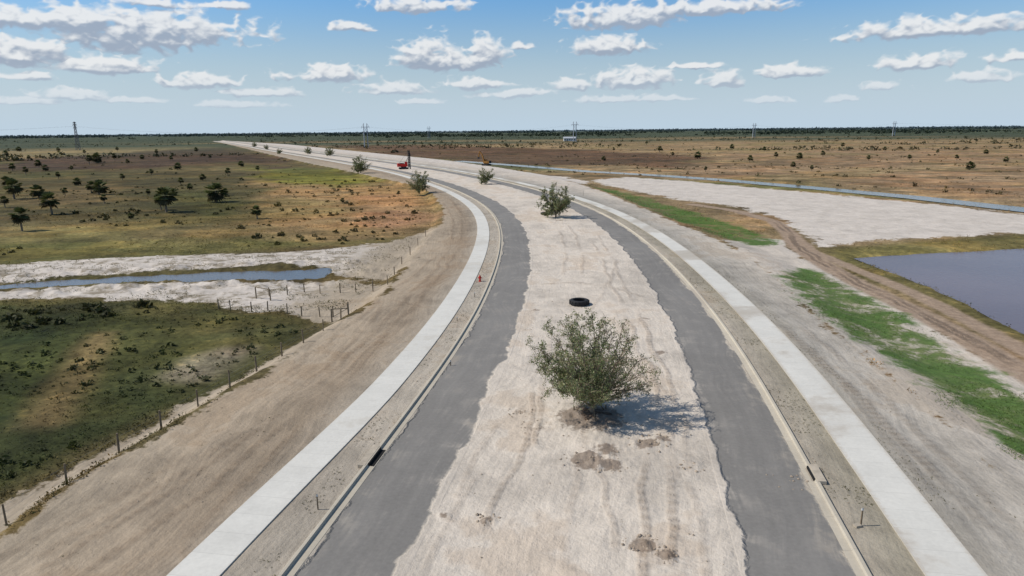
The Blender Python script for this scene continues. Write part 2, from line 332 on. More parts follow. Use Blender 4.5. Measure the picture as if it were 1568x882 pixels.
mud=nb.m('MULTIPLY',nb.ss(nb.m('ADD',nb.m('MULTIPLY',a1,.4),nb.m('MULTIPLY',S['n2'],.6)),.46,.60,0,.9),nb.ss(S['u'],20,-20,.22,1))
whites=nb.mix(mud,whites,tuple(lin((134,122,102))))
sandc=nb.mix(offc,S['col'],whites)
dsm=nb.ss(nb.m('ADD',nb.at('dist').outputs['Fac'],nb.m('MULTIPLY',nb.m('SUBTRACT',a1,.5),1.3)),.42,.62,0,.75)
sandc=nb.mix(dsm,sandc,nb.scale(tuple(lin((122,105,90))),nb.mr(S['n3'],.3,.7,.7,1.2)))
c=nb.mix(sm,fld,sandc)
tm=nb.ss(nb.m('ADD',nb.at('track').outputs['Fac'],nb.m('MULTIPLY',edge,.3)),-.3,.7,0,.95)
c=nb.mix(tm,c,nb.scale(tuple(lin((158,137,117))),nb.mr(a1,.3,.7,.72,1.25)))
c=nb.mix(nb.m('MULTIPLY',tm,nb.m('MULTIPLY',S['rm'],.9)),c,nb.scale(c,.55))
gn=nb.m('ADD',nb.at('green').outputs['Fac'],nb.m('MULTIPLY',edge,1.0))
gm=nb.m('MULTIPLY',nb.ss(gn,-.4,.8),nb.ss(nb.m('ADD',a2,nb.m('MULTIPLY',a1,.6)),.64,.79,.30,.95))
gcol=nb.scale(nb.mix(nb.ss(a2,.4,.6),tuple(lin((106,116,68))),tuple(lin((80,110,46)))),nb.mr(a1,.3,.7,.55,1.2))
c=nb.mix(gm,c,gcol)
nb.put(b.inputs['Base Color'],c)
bp=nb.n('ShaderNodeBump',{'Strength':.9,'Distance':1.0,'Height':nb.m('ADD',nb.m('MULTIPLY',a1,.12),nb.m('MULTIPLY',S['h'],.85))})
nb.put(b.inputs['Normal'],bp.outputs[0]); b.inputs['Roughness'].default_value=.95; b.inputs['Specular IOR Level'].default_value=.1

ma,nb,b,o=newmat("asphalt_mat"); S=sand_nodes(nb)
ru=nb.at('ru').outputs['Fac']; e1=nb.noise(S['pos'],.8,5,.62,.4); e2=nb.noise(S['pos'],.16,3,.5)
en=nb.m('ADD',nb.m('MULTIPLY',nb.m('SUBTRACT',e1,.5),.9),nb.m('MULTIPLY',nb.m('SUBTRACT',e2,.5),2.0))
lim=nb.ss(nb.m('MULTIPLY',ru,nb.ss(S['u'],-1,1,1,-1)),-.5,-1.5,2.2,2.5)
am=nb.ss(nb.m('ADD',nb.m('SUBTRACT',lim,nb.m('ABSOLUTE',ru)),en),-.10,.16)
acol=nb.scale(tuple(lin((130,126,120))),nb.m('ADD',nb.mr(S['tone'],.3,.7,.92,1.06),nb.m('ADD',nb.mr(S['n2'],.3,.7,-.05,.05),nb.m('ADD',nb.mr(S['n3'],.3,.7,-.08,.08),nb.mr(S['st2'],.3,.7,-.05,.05)))))
wt=nb.ss(nb.m('ABSOLUTE',nb.m('SUBTRACT',nb.m('ABSOLUTE',ru),1.0)),0,.5,.12,0)
acol=nb.mix(wt,acol,tuple(lin((150,145,137))))
dust=nb.m('MULTIPLY',nb.ss(nb.m('ADD',S['n2'],nb.m('MULTIPLY',S['st2'],.5)),.76,.94,0,.45),nb.ss(nb.m('ABSOLUTE',ru),.9,2.1,.25,1))
acol=nb.mix(dust,acol,nb.scale(S['col'],.85))
nb.put(b.inputs['Base Color'],nb.mix(am,S['col'],acol))
bp=nb.n('ShaderNodeBump',{'Strength':.7,'Distance':1.0,'Height':nb.m('MULTIPLY',S['h'],nb.m('SUBTRACT',1.0,nb.m('MULTIPLY',am,.95)))})
nb.put(b.inputs['Normal'],bp.outputs[0]); b.inputs['Roughness'].default_value=.9; b.inputs['Specular IOR Level'].default_value=.15

def concrete(name,colr,joint,dustk,jk):
    m,nb,b,o=newmat(name); pos=nb.n('ShaderNodeNewGeometry').outputs['Position']
    sp=nb.n('ShaderNodeSeparateXYZ',{0:nb.at('road_uv').outputs['Vector']}); s=sp.outputs[1]
    sj=nb.m('DIVIDE',s,joint); slab=nb.m('FLOOR',sj); fr=nb.m('FRACT',sj)
    wn=nb.n('ShaderNodeTexWhiteNoise',{'W':slab},noise_dimensions='1D').outputs[0]
    big=nb.n('ShaderNodeTexWhiteNoise',{'W':nb.m('FLOOR',nb.m('DIVIDE',slab,7.0))},noise_dimensions='1D').outputs[0]
    n=nb.noise(pos,.5,5,.65); n2=nb.noise(pos,5,4,.6)
    f=nb.m('ADD',nb.mr(wn,0,1,.985,1.01),nb.m('ADD',nb.mr(n,.3,.7,-.08,.06),nb.m('ADD',nb.mr(n2,.3,.7,-.05,.04),nb.mr(big,0,1,-.05,.03))))
    c=nb.scale(tuple(lin(colr)),f)
    e=nb.ss(nb.m('ABSOLUTE',nb.m('SUBTRACT',fr,.5)),.5-.03/joint,.5,0,jk)
    c=nb.mix(e,c,(.2,.19,.17))
    ru=nb.at('ru').outputs['Fac']; lf=nb.n('ShaderNodeSeparateXYZ',{0:nb.at('lf').outputs['Vector']})
    dd=nb.ss(nb.m('ADD',nb.m('ABSOLUTE',ru),nb.m('MULTIPLY',nb.m('SUBTRACT',n2,.5),.9)),1.1,1.4,0,dustk)
    c=nb.mix(dd,c,tuple(lin((176,162,142))))
    dust=nb.m('MULTIPLY',nb.ss(nb.m('ADD',lf.outputs[2],nb.m('MULTIPLY',nb.m('SUBTRACT',n,.5),.5)),.44,.60,0,.65),nb.ss(sp.outputs[0],5,9))
    c=nb.mix(dust,c,tuple(lin((172,162,148))))
    dirt=nb.ss(nb.m('ADD',lf.outputs[2],nb.m('MULTIPLY',nb.m('SUBTRACT',n,.5),1.2)),.60,.78,0,.3); c=nb.mix(dirt,c,tuple(lin((166,156,140))))
    nb.put(b.inputs['Base Color'],c); b.inputs['Roughness'].default_value=.95; b.inputs['Specular IOR Level'].default_value=.08
    return m
mc=concrete("concrete_walk_mat",(210,206,196),1.8,.45,.28)
mk_c=concrete("concrete_kerb_mat",(190,180,162),3.0,0,.4)

# ------------------------------------------------------------ ground sheet
th=np.concatenate([np.linspace(-44,44,820),np.linspace(44,316,60)[1:-1]]); th=np.radians(th); nt_=len(th)
rr=np.concatenate([np.geomspace(2,22,40)[:-1],np.geomspace(22,3000,690)[:-1],np.geomspace(3000,24000,60)]); nr=len(rr)
RR,TH=np.meshgrid(rr,th,indexing='ij'); gx=(RR*np.sin(TH)).ravel(); gy=(RR*np.cos(TH)).ravel()
gx=np.append(gx,0.0); gy=np.append(gy,0.0)
L=land(gx,gy)
ii=np.arange(nr-1)[:,None]*nt_; jj=np.arange(nt_)[None,:]; j2=(jj+1)%nt_
fq=np.stack([ii+jj,ii+j2,ii+nt_+j2,ii+nt_+jj],-1).reshape(-1,4)
cen=len(gx)-1; fan=np.stack([np.full(nt_,cen),np.arange(nt_),(np.arange(nt_)+1)%nt_],-1)
fan4=np.stack([fan[::2,0],fan[::2,1],fan[::2,2],(fan[::2,2]+1)%nt_],-1)
allf=np.concatenate([fq,fan4])[:, ::-1]
ground=mk("ground",np.stack([gx,gy,L['z']],-1),allf,mg,{
 'road_uv':('FLOAT_VECTOR',np.stack([L['u'],L['s'],np.zeros_like(gx)],-1)),'lf':('FLOAT_VECTOR',lowfreq(gx,gy)),
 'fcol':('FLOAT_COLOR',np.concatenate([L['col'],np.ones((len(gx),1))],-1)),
 'sand':('FLOAT',L['sand']),'green':('FLOAT',L['green']),'track':('FLOAT',L['track']),'dist':('FLOAT',L['dist'])},smooth=True)

# ------------------------------------------------------------ ribbons
def ribbon(name,off,prof,mat,ds=1.0,flare=0.0):
    sv=[];s=0
    while s<CS[-1]:
        sv.append(s); s+= ds if s<320 else max(ds,(s-320)*.02+ds)
    sv=np.array(sv); P=np.array(prof); V=[];A=[];Rr=[]
    offs=off+flare*(1-sstep(S27-4,S27+24,sv))
    for du,z in P:
        x,y=at_us(offs+du,sv); V.append(np.stack([x,y,np.full_like(x,z)],-1)); A.append(np.stack([offs+du,sv,0*x],-1)); Rr.append(np.full_like(x,du))
    n=len(sv);k=len(P); V=np.concatenate(V);A=np.concatenate(A);Rr=np.concatenate(Rr); f=[]
    for j in range(k-1):
        i=np.arange(n-1); f.append(np.stack([j*n+i,(j+1)*n+i,(j+1)*n+i+1,j*n+i+1],-1))
    return mk(name,V,np.concatenate(f),mat,{'road_uv':('FLOAT_VECTOR',A),'ru':('FLOAT',Rr),'lf':('FLOAT_VECTOR',lowfreq(V[:,0],V[:,1]))})
rp=[(-2.95,-.06),(-2.6,.012),(-1.3,.03),(0,.04),(1.3,.03),(2.6,.012),(2.95,-.06)]
ribbon("asphalt_road",-10.2,rp,ma); ribbon("asphalt_road",10.35,rp,ma)
wp=lambda h:[(-h,-.1),(-h,.055),(h,.055),(h,-.1)]
ribbon("concrete_sidewalk",-16.5,wp(1.22),mc,flare=-.8); ribbon("concrete_sidewalk",17.35,wp(1.38),mc)
ribbon("concrete_kerb",-13.15,[(-.14,-.1),(-.14,.18),(-.11,.20),(.04,.20),(.09,.05),(.48,.03),(.48,-.1)],mk_c)
ribbon("concrete_kerb",13.35,[(-.48,-.1),(-.48,.03),(-.09,.05),(-.04,.18),(.13,.18),(.16,.16),(.16,-.1)],mk_c)

# ------------------------------------------------------------ water
def water_mat(name,col,rough,bs,spec=.3):
    m,nb,b,o=newmat(name); pos=nb.n('ShaderNodeNewGeometry').outputs['Position']
    nb.put(b.inputs['Base Color'],nb.scale(tuple(col),nb.mr(nb.noise(pos,.05,4),.3,.7,.85,1.15)))
    b.inputs['Roughness'].default_value=rough; b.inputs['Specular IOR Level'].default_value=spec
    bp=nb.n('ShaderNodeBump',{'Strength':.25,'Distance':.1,'Height':nb.noise(pos,bs,4,.6)}); nb.put(b.inputs['Normal'],bp.outputs[0]); return m
wm=water_mat("pond_water_mat",lin((116,98,92)),.22,1.5,.26); wm2=water_mat("ditch_water_mat",lin((104,94,80)),.12,2.5)
def water(name,poly,grow,mat,z=-1.25):
    P=np.array(poly); n=len(P); A=sum(P[i][0]*P[(i+1)%n][1]-P[(i+1)%n][0]*P[i][1] for i in range(n)); sg=1 if A>0 else -1; Q=[]
    for i in range(n):
        e1=P[i]-P[i-1]; e2=P[(i+1)%n]-P[i]; n1=np.array([e1[1],-e1[0]])/np.hypot(*e1)*sg; n2=np.array([e2[1],-e2[0]])/np.hypot(*e2)*sg
        m=n1+n2; m/=max(np.hypot(*m),.4); Q.append(P[i]+m*grow)
    me=bpy.data.meshes.new(name); me.from_pydata([(q[0],q[1],z) for q in Q],[],[list(range(n)) if sg>0 else list(range(n))[::-1]]); me.materials.append(mat)
    return inst(name,me,(0,0,0))
water("ditch_water",W1,1.6,wm2); water("pond_water",W2,1.6,wm)
C=np.array(CAN); d=np.gradient(C,axis=0); d/=np.hypot(d[:,0],d[:,1])[:,None]; nn=np.stack([-d[:,1],d[:,0]],-1)
V=np.concatenate([C+nn*5,C-nn*5]); n=len(C)
mk("canal_water",np.concatenate([V,np.full((2*n,1),-1.25)],1),[[i,n+i,n+i+1,i+1] for i in range(n-1)],wm2)

# ------------------------------------------------------------ foliage mass helper
def leafmat(name,rough=.75,trans=.2):
    m,nb,b,o=newmat(name); c=nb.at('lc').outputs['Color']; nb.put(b.inputs['Base Color'],c); b.inputs['Roughness'].default_value=rough
    tr=nb.n('ShaderNodeBsdfTranslucent',{'Color':nb.mix(1.0,c,(1.1,1.1,.75),'MULTIPLY')}); mx=nb.n('ShaderNodeMixShader',{0:trans,1:b.outputs[0],2:tr.outputs[0]})
    nb.nt.links.new(mx.outputs[0],o.inputs[0]); return m
lm=leafmat("foliage_mat")
def quads(C,size,asp,col,up=0.0):
    n=len(C); a=rng.normal(size=(n,3)); a[:,2]+=up; a/=np.linalg.norm(a,axis=1)[:,None]
    b=rng.normal(size=(n,3)); b-=a*(a*b).sum(1)[:,None]; b/=np.linalg.norm(b,axis=1)[:,None]
    s=np.asarray(size).reshape(-1,1)*np.ones((n,1)); A=a*s; B=b*s*asp
    V=np.stack([C-A*.5,C+B*.5,C+A*.5,C-B*.5],1).reshape(-1,3); f=np.arange(4*n).reshape(n,4)
    col=np.repeat(np.concatenate([col,np.ones((n,1))],1),4,axis=0); return V,f,col
def joinq(parts):
    V=[];Fq=[];Cc=[];k=0
    for v,f,c in parts: V.append(v);Fq.append(f+k);Cc.append(c);k+=len(v)
    return np.concatenate(V),np.concatenate(Fq),np.concatenate(Cc)
def bushes(pos,size,col,nl,flat=.75,q=1.0,asp=.55):
    n=len(pos); P=np.repeat(pos,nl,0); Z=np.repeat(size,nl); C0=np.repeat(col,nl,0); m=len(P)
    d=rng.normal(size=(m,3)); d/=np.linalg.norm(d,axis=1)[:,None]; r=rng.random(m)**.4
    off=d*r[:,None]*Z[:,None]*.5; off[:,2]=np.abs(off[:,2])*flat*2*.8
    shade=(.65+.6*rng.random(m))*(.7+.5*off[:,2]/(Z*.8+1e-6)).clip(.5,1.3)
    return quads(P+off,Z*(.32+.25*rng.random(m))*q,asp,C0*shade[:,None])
def scatter(n,r0,r1,a0,a1,pw=1.0):
    t=rng.random(n); r=(r0**(-pw)+(r1**(-pw)-r0**(-pw))*t)**(-1/pw) if pw else r0*(r1/r0)**t
    a=np.radians(a0+(a1-a0)*rng.random(n)); return r*np.sin(a),r*np.cos(a)
parts=[]
x,y=scatter(150000,30,300,-43,43,.6); Lk=land(x,y)
veg=(Lk['sand']+ (fbm(x*.25,y*.25,4)-.5)*3<-.3)&(Lk['water']<-.6)&(Lk['track']<-.5)&(np.abs(Lk['u'])>21)
dens=fbm(x*.06+3,y*.06,4); veg&=rng.random(len(x))<sstep(.35,.6,dens)*.9+.1
x,y=x[veg],y[veg]; r=np.hypot(x,y); n=len(x)
h=(.20+.40*rng.random(n)**2)*(1+r/260); c=Lk['col'][veg]*(.65+.85*rng.random((n,1)))
mixg=(rng.random(n)<.2)[:,None]; c=np.where(mixg,c*np.array([.85,1.04,.65]),c)
mixg=(rng.random(n)<.22)[:,None]; c=np.where(mixg,c*np.array([1.6,1.38,1.1]),c)
P=np.stack([x,y,Lk['z'][veg]],-1); parts.append(bushes(P,h,c,4,.8,.8,.35))
x,y=scatter(110000,30,260,5,45,.8); Lk=land(x,y); g=(Lk['green']+(fbm(x*.3,y*.3,4)-.5)*4>.1)&(fbm(x*.16+7,y*.16,4)+(rng.random(len(x))-.5)*.14>.45)&(np.abs(Lk['u'])>20)&(Lk['track']<-.3)
x,y=x[g],y[g];n=len(x);P=np.stack([x,y,Lk['z'][g]],-1); c=lin((100,122,56))*(.6+.6*rng.random((n,1)))
parts.append(bushes(P,.14+.18*rng.random(n),c,4,.6,.8,.4))
x,y=scatter(26000,60,170,-43,-6,.8); Lk=land(x,y); g=(Lk['sand']>-1)&(Lk['water']<-.3)&(Lk['u']<-30)&(fbm(x*.22+31,y*.3,4)>.51)
x,y=x[g],y[g];n=len(x);P=np.stack([x,y,Lk['z'][g]],-1); c=lin((104,100,62))*(.6+.8*rng.random((n,1))); parts.append(bushes(P,.25+.35*rng.random(n),c,4,.8,.8,.4))
n=9000; s_=S27-2+170*rng.random(n)**1.6; side=rng.random(n)
u_=np.where(side<.45,rng.uniform(13.6,15.9,n),np.where(side<.62,rng.uniform(18.8,20.2,n),np.where(side<.8,-rng.uniform(13.4,15.2,n),rng.uniform(21,29,n)*np.where(rng.random(n)<.7,1,-1))))
x,y=at_us(u_,s_); g=fbm(x*.35+9,y*.35,4)+(rng.random(n)-.5)*.1>np.where(np.abs(u_)>20.3,.58,.52); x,y,u_=x[g],y[g],u_[g]; n=len(x)
zz=np.where(np.abs(u_)>19,land(x,y)['z'],0.0); c=lin((106,102,68))*(.6+.7*rng.random((n,1))); parts.append(bushes(np.stack([x,y,zz-.02],-1),.08+.14*rng.random(n),c,5,.6,1.0,.4))
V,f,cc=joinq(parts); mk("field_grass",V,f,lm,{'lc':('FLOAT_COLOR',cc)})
parts=[]
def brush(n,r0,r1,a0,a1,pw,s0,s1,col,nl,thr=.52,fs=.02):
    x,y=scatter(n,r0,r1,a0,a1,pw); Lk=land(x,y); g=(Lk['sand']<-2.0)&(Lk['water']<-3)&(Lk['track']<-2)&(np.abs(Lk['u'])>30)&(fbm(x*fs,y*fs*2,4)>thr)
    x,y=x[g],y[g];n=len(x); s=s0+(s1-s0)*rng.random(n)**3
    c=lin(col)*(.6+.6*rng.random((n,1)))+Lk['col'][g]*.4
    parts.append(bushes(np.stack([x,y,Lk['z'][g]],-1),s,c,nl,.6))
brush(1500,42,105,-43,-14,.6,.3,1.0,(58,64,32),14,.47,.09)
brush(1300,90,320,-43,-6,1,.5,2.1,(64,64,36),26,.46,.03)
brush(1000,250,900,-43,43,1,.8,3.0,(70,70,46),14,.51)
brush(6000,700,3800,-43,43,.7,2.5,9,(60,66,46),7,.48,.004)
brush(1200,330,1200,0,43,.8,.8,3.0,(86,80,54),9,.52)
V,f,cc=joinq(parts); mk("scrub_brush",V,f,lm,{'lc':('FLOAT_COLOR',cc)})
parts=[]
for (r0,r1,nn_,s0,s1,cl_) in [(2300,4500,3600,12,26,(60,70,56)),(5000,7500,3400,22,42,(68,82,80)),(8500,12000,3000,36,60,(92,108,118))]:  # farther belts get bluer leaf colours, haze painted in
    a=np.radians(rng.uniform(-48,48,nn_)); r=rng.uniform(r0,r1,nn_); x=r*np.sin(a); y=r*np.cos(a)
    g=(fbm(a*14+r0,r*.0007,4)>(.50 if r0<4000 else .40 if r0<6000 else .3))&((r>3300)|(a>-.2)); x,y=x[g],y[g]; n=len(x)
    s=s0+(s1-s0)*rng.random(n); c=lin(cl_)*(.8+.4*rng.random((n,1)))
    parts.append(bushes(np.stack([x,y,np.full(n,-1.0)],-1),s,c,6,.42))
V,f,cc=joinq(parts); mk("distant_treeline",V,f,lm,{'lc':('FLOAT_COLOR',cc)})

# ------------------------------------------------------------ broadleaf trees
bark=simple("bark_mat",lin((132,116,98)),.9,.3,6)
def grow_tree(seed,H,W,leaves,lsize,nlimb=15,sub=2,br=1.0):
    r=random.Random(seed); mb=MB(); pts=[]
    trunk_top=H*.14
    mb.tube((0,0,-.3),(0.03,0,trunk_top),.18*H/7,.14*H/7,8)
    def limb(p,d,L,r0,lvl,n,droop=0.0):
        p=Vector(p); d=Vector(d).normalized(); path=[p.copy()]
        for i in range(n):
            d=(d+Vector((r.gauss(0,.10),r.gauss(0,.10),r.gauss(.03,.07)))).normalized(); p=p+d*(L/n); path.append(p.copy())
        for i in range(n):
            a=r0*(1-i/n*.75); b2=r0*(1-(i+1)/n*.75); mb.tube(path[i],path[i+1],a,b2,5 if lvl<2 else 3,cap=False)
        return path,d
    for k in range(nlimb):
        az=2*math.pi*(k*.618)+r.gauss(0,.15); q=(k+.5)/nlimb; tl=math.acos(1-q*.86)*.98
        d=Vector((math.sin(tl)*math.cos(az),math.sin(tl)*math.sin(az),math.cos(tl)))
        a=W*.5; cz=H*.50; c2=H*.49; o0=Vector((0,0,trunk_top*r.uniform(.5,1.6)))
        ox=o0.z-cz; A=(d.x**2+d.y**2)/a**2+d.z**2/c2**2; B=2*ox*d.z/c2**2; Cq=ox*ox/c2**2-1
        reach=(-B+math.sqrt(max(B*B-4*A*Cq,0)))/(2*A)*r.uniform(.82,.96)
        path,dd=limb(o0,d,reach,.066*H/7,1,7)
        for i in range(2,8):
            for q2 in range(sub if i<7 else sub+1):
                pr=(path[i]-path[i-1]).normalized(); s=Vector((r.gauss(0,1),r.gauss(0,1),r.gauss(.15,.8))).normalized()
                dd2=(pr*.6+s*1.0).normalized(); L2=(.5+.65*r.random())*H/7
                p2,d3=limb(path[i],dd2,L2,.026*H/7,2,3)
                for j in range(1,4):
                    for w in range(2):
                        s=Vector((r.gauss(0,1),r.gauss(0,1),r.gauss(.2,.8))).normalized(); L3=L2*r.uniform(.3,.6)
                        e=p2[j]+s*L3; mb.tube(p2[j],e,.012*H/7,.005*H/7,3,cap=False); pts.append((p2[j],e))
    me=mb.obj("branches",[bark],link=False)
    A=np.array([list(a) for a,b in pts]);B=np.array([list(b) for a,b in pts])
    wgt=np.array([r.random()**1.8+.06 for _ in pts]); mid=(A+B)/2
    wgt*=np.where(mid[:,0]>W*.10,.42,1.15)*np.where((mid[:,2]>H*.75)&(mid[:,0]>0),.6,1); wgt/=wgt.sum()
    ch=rng.choice(len(pts),leaves,p=wgt); t=rng.random((leaves,1))**.7
    C=A[ch]*(1-t)+B[ch]*t+rng.normal(size=(leaves,3))*.09*H/7
    cc=np.where((rng.random(leaves)<.3)[:,None],lin((152,146,112)),lin((114,124,84)))*(.6+.65*rng.random((leaves,1)))*br
    clump=(.75+.5*rng.random(len(pts)))[ch][:,None]
    return me,quads(C,lsize*(.7+.6*rng.random(leaves)),.5,cc*clump)
def put_tree(name,meshes,loc,rz=0,sc=1):
    bm,lv=meshes; e=bpy.data.objects.new(name,None); e.location=loc; e.rotation_euler=(0,0,rz); e.scale=(sc,)*3 if not isinstance(sc,tuple) else sc; scene.collection.objects.link(e)
    for nm,me in(("branches",bm),("foliage",lv)):
        ob=bpy.data.objects.new(nm,me); scene.collection.objects.link(ob); ob.parent=e
    return e
bm,q=grow_tree(5,7.4,8.7,36000,.128,40,2,1.08); t1=(bm,mk("foliage",q[0],q[1],lm,{'lc':('FLOAT_COLOR',q[2])},link=False))
bm,q=grow_tree(11,7.0,7.0,15000,.20,22,2,1.1); t2=(bm,mk("foliage",q[0],q[1],lm,{'lc':('FLOAT_COLOR',q[2])},link=False))
p=G(906,634); tp=p; put_tree("oak_tree",t1,(p[0],p[1],0))
for (u_,v_,s_,rz,hh_) in [(851,333,1.0,1.0,54),(743,282,.9,2.0,26),(642,295,1.1,3.0,35),(552,265,1.1,.5,28),(505,239,1.2,.9,15),(472,236,1.2,4,12),(428,236,1.2,2,9),(390,225,1.2,1,8),(408,229,1.1,5,8)]:
    p=G(u_,v_); dep=p[1]*math.cos(pitch)+CH*math.sin(pitch); sc=hh_/FP*dep/7.0
    put_tree("oak_tree",t2,(p[0],p[1],-.05),rz,sc)
wood=simple("wood_mat",lin((120,104,84)),.85,.3,5)
mb=MB()
for k in range(3):
    a=2.1*k+.6; mb.tube((math.cos(a)*1.3,math.sin(a)*1.3,-.1),(math.cos(a)*.12,math.sin(a)*.12,1.35),.045,.045,6)
    mb.box((math.cos(a)*1.35,math.sin(a)*1.35,.12),(.09,.09,.5))
mb.obj("tree_brace",[wood],(tp[0],tp[1],0))
mulch=simple("mulch_mat",lin((100,84,70)),.95,.45,7)
def mound(name,loc,R,h,mat,seed=0,n=40,m=16):
    V=[(0,0,h)]
    for j in range(1,m+1):
        for i in range(n):
            a=2*math.pi*i/n; rj=j/m; edge=1+.22*math.sin(a*3+seed)+.12*math.sin(a*7+seed*2)
            x=R*rj*edge*math.cos(a);y=R*rj*edge*math.sin(a); z=h*(1-rj**1.6)-.08*rj+ (float(vn(np.array([x*2.6+seed*9]),np.array([y*2.6]))[0])-.5)*h*.9*(1-rj*.6); V.append((x,y,z))
    b=MB(); b.v=V
    for i in range(n): b.f.append([0,1+i,1+(i+1)%n]); b.m.append(0)
    for j in range(m-1):
        for i in range(n): b.f.append([1+j*n+i,1+(j+1)*n+i,1+(j+1)*n+(i+1)%n,1+j*n+(i+1)%n]); b.m.append(0)
    return b.obj(name,[mat],loc,smooth=False)
mound("mulch_mound",(tp[0],tp[1],-.02),1.5,.25,mulch,1)
V=[];Fc=[];k0=0
ico=np.array([(0,0,1),(.9,0,.2),(.28,.85,.2),(-.72,.53,.2),(-.72,-.53,.2),(.28,-.85,.2),(0,0,-.6)])
icf=[(0,1,2),(0,2,3),(0,3,4),(0,4,5),(0,5,1),(6,2,1),(6,3,2),(6,4,3),(6,5,4),(6,1,5)]
def clods(cx,cy,R,n,s0,s1):
    global k0
    for _ in range(n):
        a=random.random()*6.28; r=R*random.random()**.6*1.3; s=s0+(s1-s0)*random.random()**3
        p=ico*s*(.7+.6*rng.random((7,1)))*np.array([1,1,.7]); V.append(p+np.array([cx+r*math.cos(a),cy+r*math.sin(a),s*.25])); Fc.extend([[k0+i for i in t] for t in icf]); k0+=7
for (pp,r_,a_) in DIST[:14]: clods(pp[0],pp[1],r_,int(70*a_),.02,.13)
for _ in range(420):
    s=random.uniform(S27,200); u=random.uniform(-7,7) if random.random()<.4 else random.choice([-1,1])*random.choice([random.uniform(13.6,15.0),random.uniform(19.5,26)]); xx_,yy_=at_us(u,s); clods(float(xx_),float(yy_),.6,3,.02,.075)
mk("soil_clods",np.concatenate(V),Fc,simple("clod_mat",lin((158,142,124)),.95,.3,4))

# ------------------------------------------------------------ palms
def palm(seed,H,Rc,nf=44):
    r=random.Random(seed); mb=MB(); bend=r.uniform(-.4,.4); prev=Vector((0,0,-.3))
    for i in range(5):
        t=(i+1)/5; p=Vector((bend*t*t,0,H*t)); mb.tube(prev,p,.24-.02*i,.22-.02*i,6,m=0,cap=False); prev=p
    V=[];C=[];Fr=[]
    for k in range(nf):
        el=math.radians(r.uniform(-60,88)); az=k*2.4+r.uniform(-.3,.3); L=Rc*r.uniform(.7,1.1)
        d=Vector((math.cos(el)*math.cos(az),math.cos(el)*math.sin(az),math.sin(el))); side=d.cross(Vector((0,0,1))).normalized(); base=prev+d*L*.3
        g=r.uniform(.6,1.2)*(.55 if el<-.3 else 1)
        for j in range(7):
            a=(j-3)/3*.85; dd=(d*math.cos(a)+side*math.sin(a)).normalized(); tip=base+dd*L*.7*r.uniform(.85,1.1)+Vector((0,0,-.12*L))
            w=side*(.11*Rc); m_=base+dd*L*.4
            b0=len(V); V+= [tuple(base),tuple(m_+w),tuple(tip),tuple(m_-w)]; Fr.append([b0,b0+1,b0+2,b0+3])
            cl_=lin((110,102,70)) if el<-.3 else lin((90,96,58)); C+= [tuple(cl_*g)+(1,)]*4
    return mb.obj("trunk",[bark],link=False),mk("fronds",V,Fr,lm,{'lc':('FLOAT_COLOR',C)},link=False)
PH_=[3.0,3.8,2.0]; palms=[palm(i,PH_[i],2.3) for i in range(3)]
PL=[(22,305,34),(14,292,24),(60,303,22),(80,328,36),(34,354,40),(152,298,24),(140,296,20),(137,252,16),(150,250,17),(255,325,42),(247,322,28),(331,310,34),(394,335,22),(349,270,14),(272,260,12),(277,283,12),(40,268,14),(60,255,11),(196,252,9),(228,300,12),(200,335,10),(525,312,10),(610,300,9),
 (1068,243,12),(1148,249,12),(1188,243,11),(1225,244,11),(1260,240,10),(1243,262,10),(1484,260,14),(1010,233,10),(1080,263,9),(925,246,8),(1392,245,9),(1465,246,10),(1510,236,8),(1355,232,8),(990,222,7),(1120,228,8),(1290,226,8),(1030,240,8),(10,240,10),(90,233,8),(180,232,8),(300,232,7),(240,236,8),(110,262,9),
 (370,255,10),(232,268,10),(176,246,12),(70,262,11),(20,262,13),(100,300,14),(290,290,10),(345,300,13),
 (8,318,20),(120,284,13),(188,276,11),(90,274,12),(310,276,11),(395,262,9),(44,246,9),(218,244,8),(262,246,8),(322,244,8),(30,232,8),(130,236,7),(160,312,16),(265,300,13),(1330,246,9),(1435,236,8),(1540,248,9),(1170,232,8),(940,232,7),(1215,256,9)]
for i,(u_,v_,h_) in enumerate(PL):
    p=G(u_,v_,-1); dep=p[1]*math.cos(pitch)+CH*math.sin(pitch); a=i%3; full=PH_[a]+2.1; sc=h_/FP*dep/full
    put_tree("cabbage_palm",palms[a],(p[0],p[1],-1.05),i*1.3,(sc,sc,sc))

# ------------------------------------------------------------ fence
fence_wood=simple("fence_post_mat",lin((122,108,88)),.9,.35,3); wire=simple("wire_mat",(.25,.25,.24),.5,.1,3,.5)
def fence(name,pl,z,ph=1.25,gap=None,wires=(.35,.75,1.1)):
    W=[G(u,v,z) for u,v in pl]; posts=[]
    for a,b2 in zip(W[:-1],W[1:]):
        L=math.hypot(b2[0]-a[0],b2[1]-a[1]); n=max(1,round(L/gap)) if gap else 1
        for i in range(n): posts.append((a[0]+(b2[0]-a[0])*i/n,a[1]+(b2[1]-a[1])*i/n))
    posts.append(W[-1]); X=np.array(posts); Z=land(X[:,0],X[:,1])['z']; mb=MB()
    for i,(x,y) in enumerate(posts):
        r_=random.uniform(.055,.085); lean=(random.gauss(0,.04),random.gauss(0,.04)); hgt=ph*random.uniform(.92,1.08)
        mb.tube((x,y,Z[i]-.3),(x+lean[0],y+lean[1],Z[i]+hgt),r_,r_*.9,7)
        if i:
            for w in wires: mb.tube((posts[i-1][0],posts[i-1][1],Z[i-1]+w),(x,y,Z[i]+w),.006,.006,3,m=1,cap=False)
    return mb.obj(name,[fence_wood,wire])
fence("wire_fence",[(10,803),(102,741),(182,693),(247,656),(303,621),(352,592),(393,568),(432,547),(465,527),(495,509),(522,492),(534,484)],-.3,1.35)
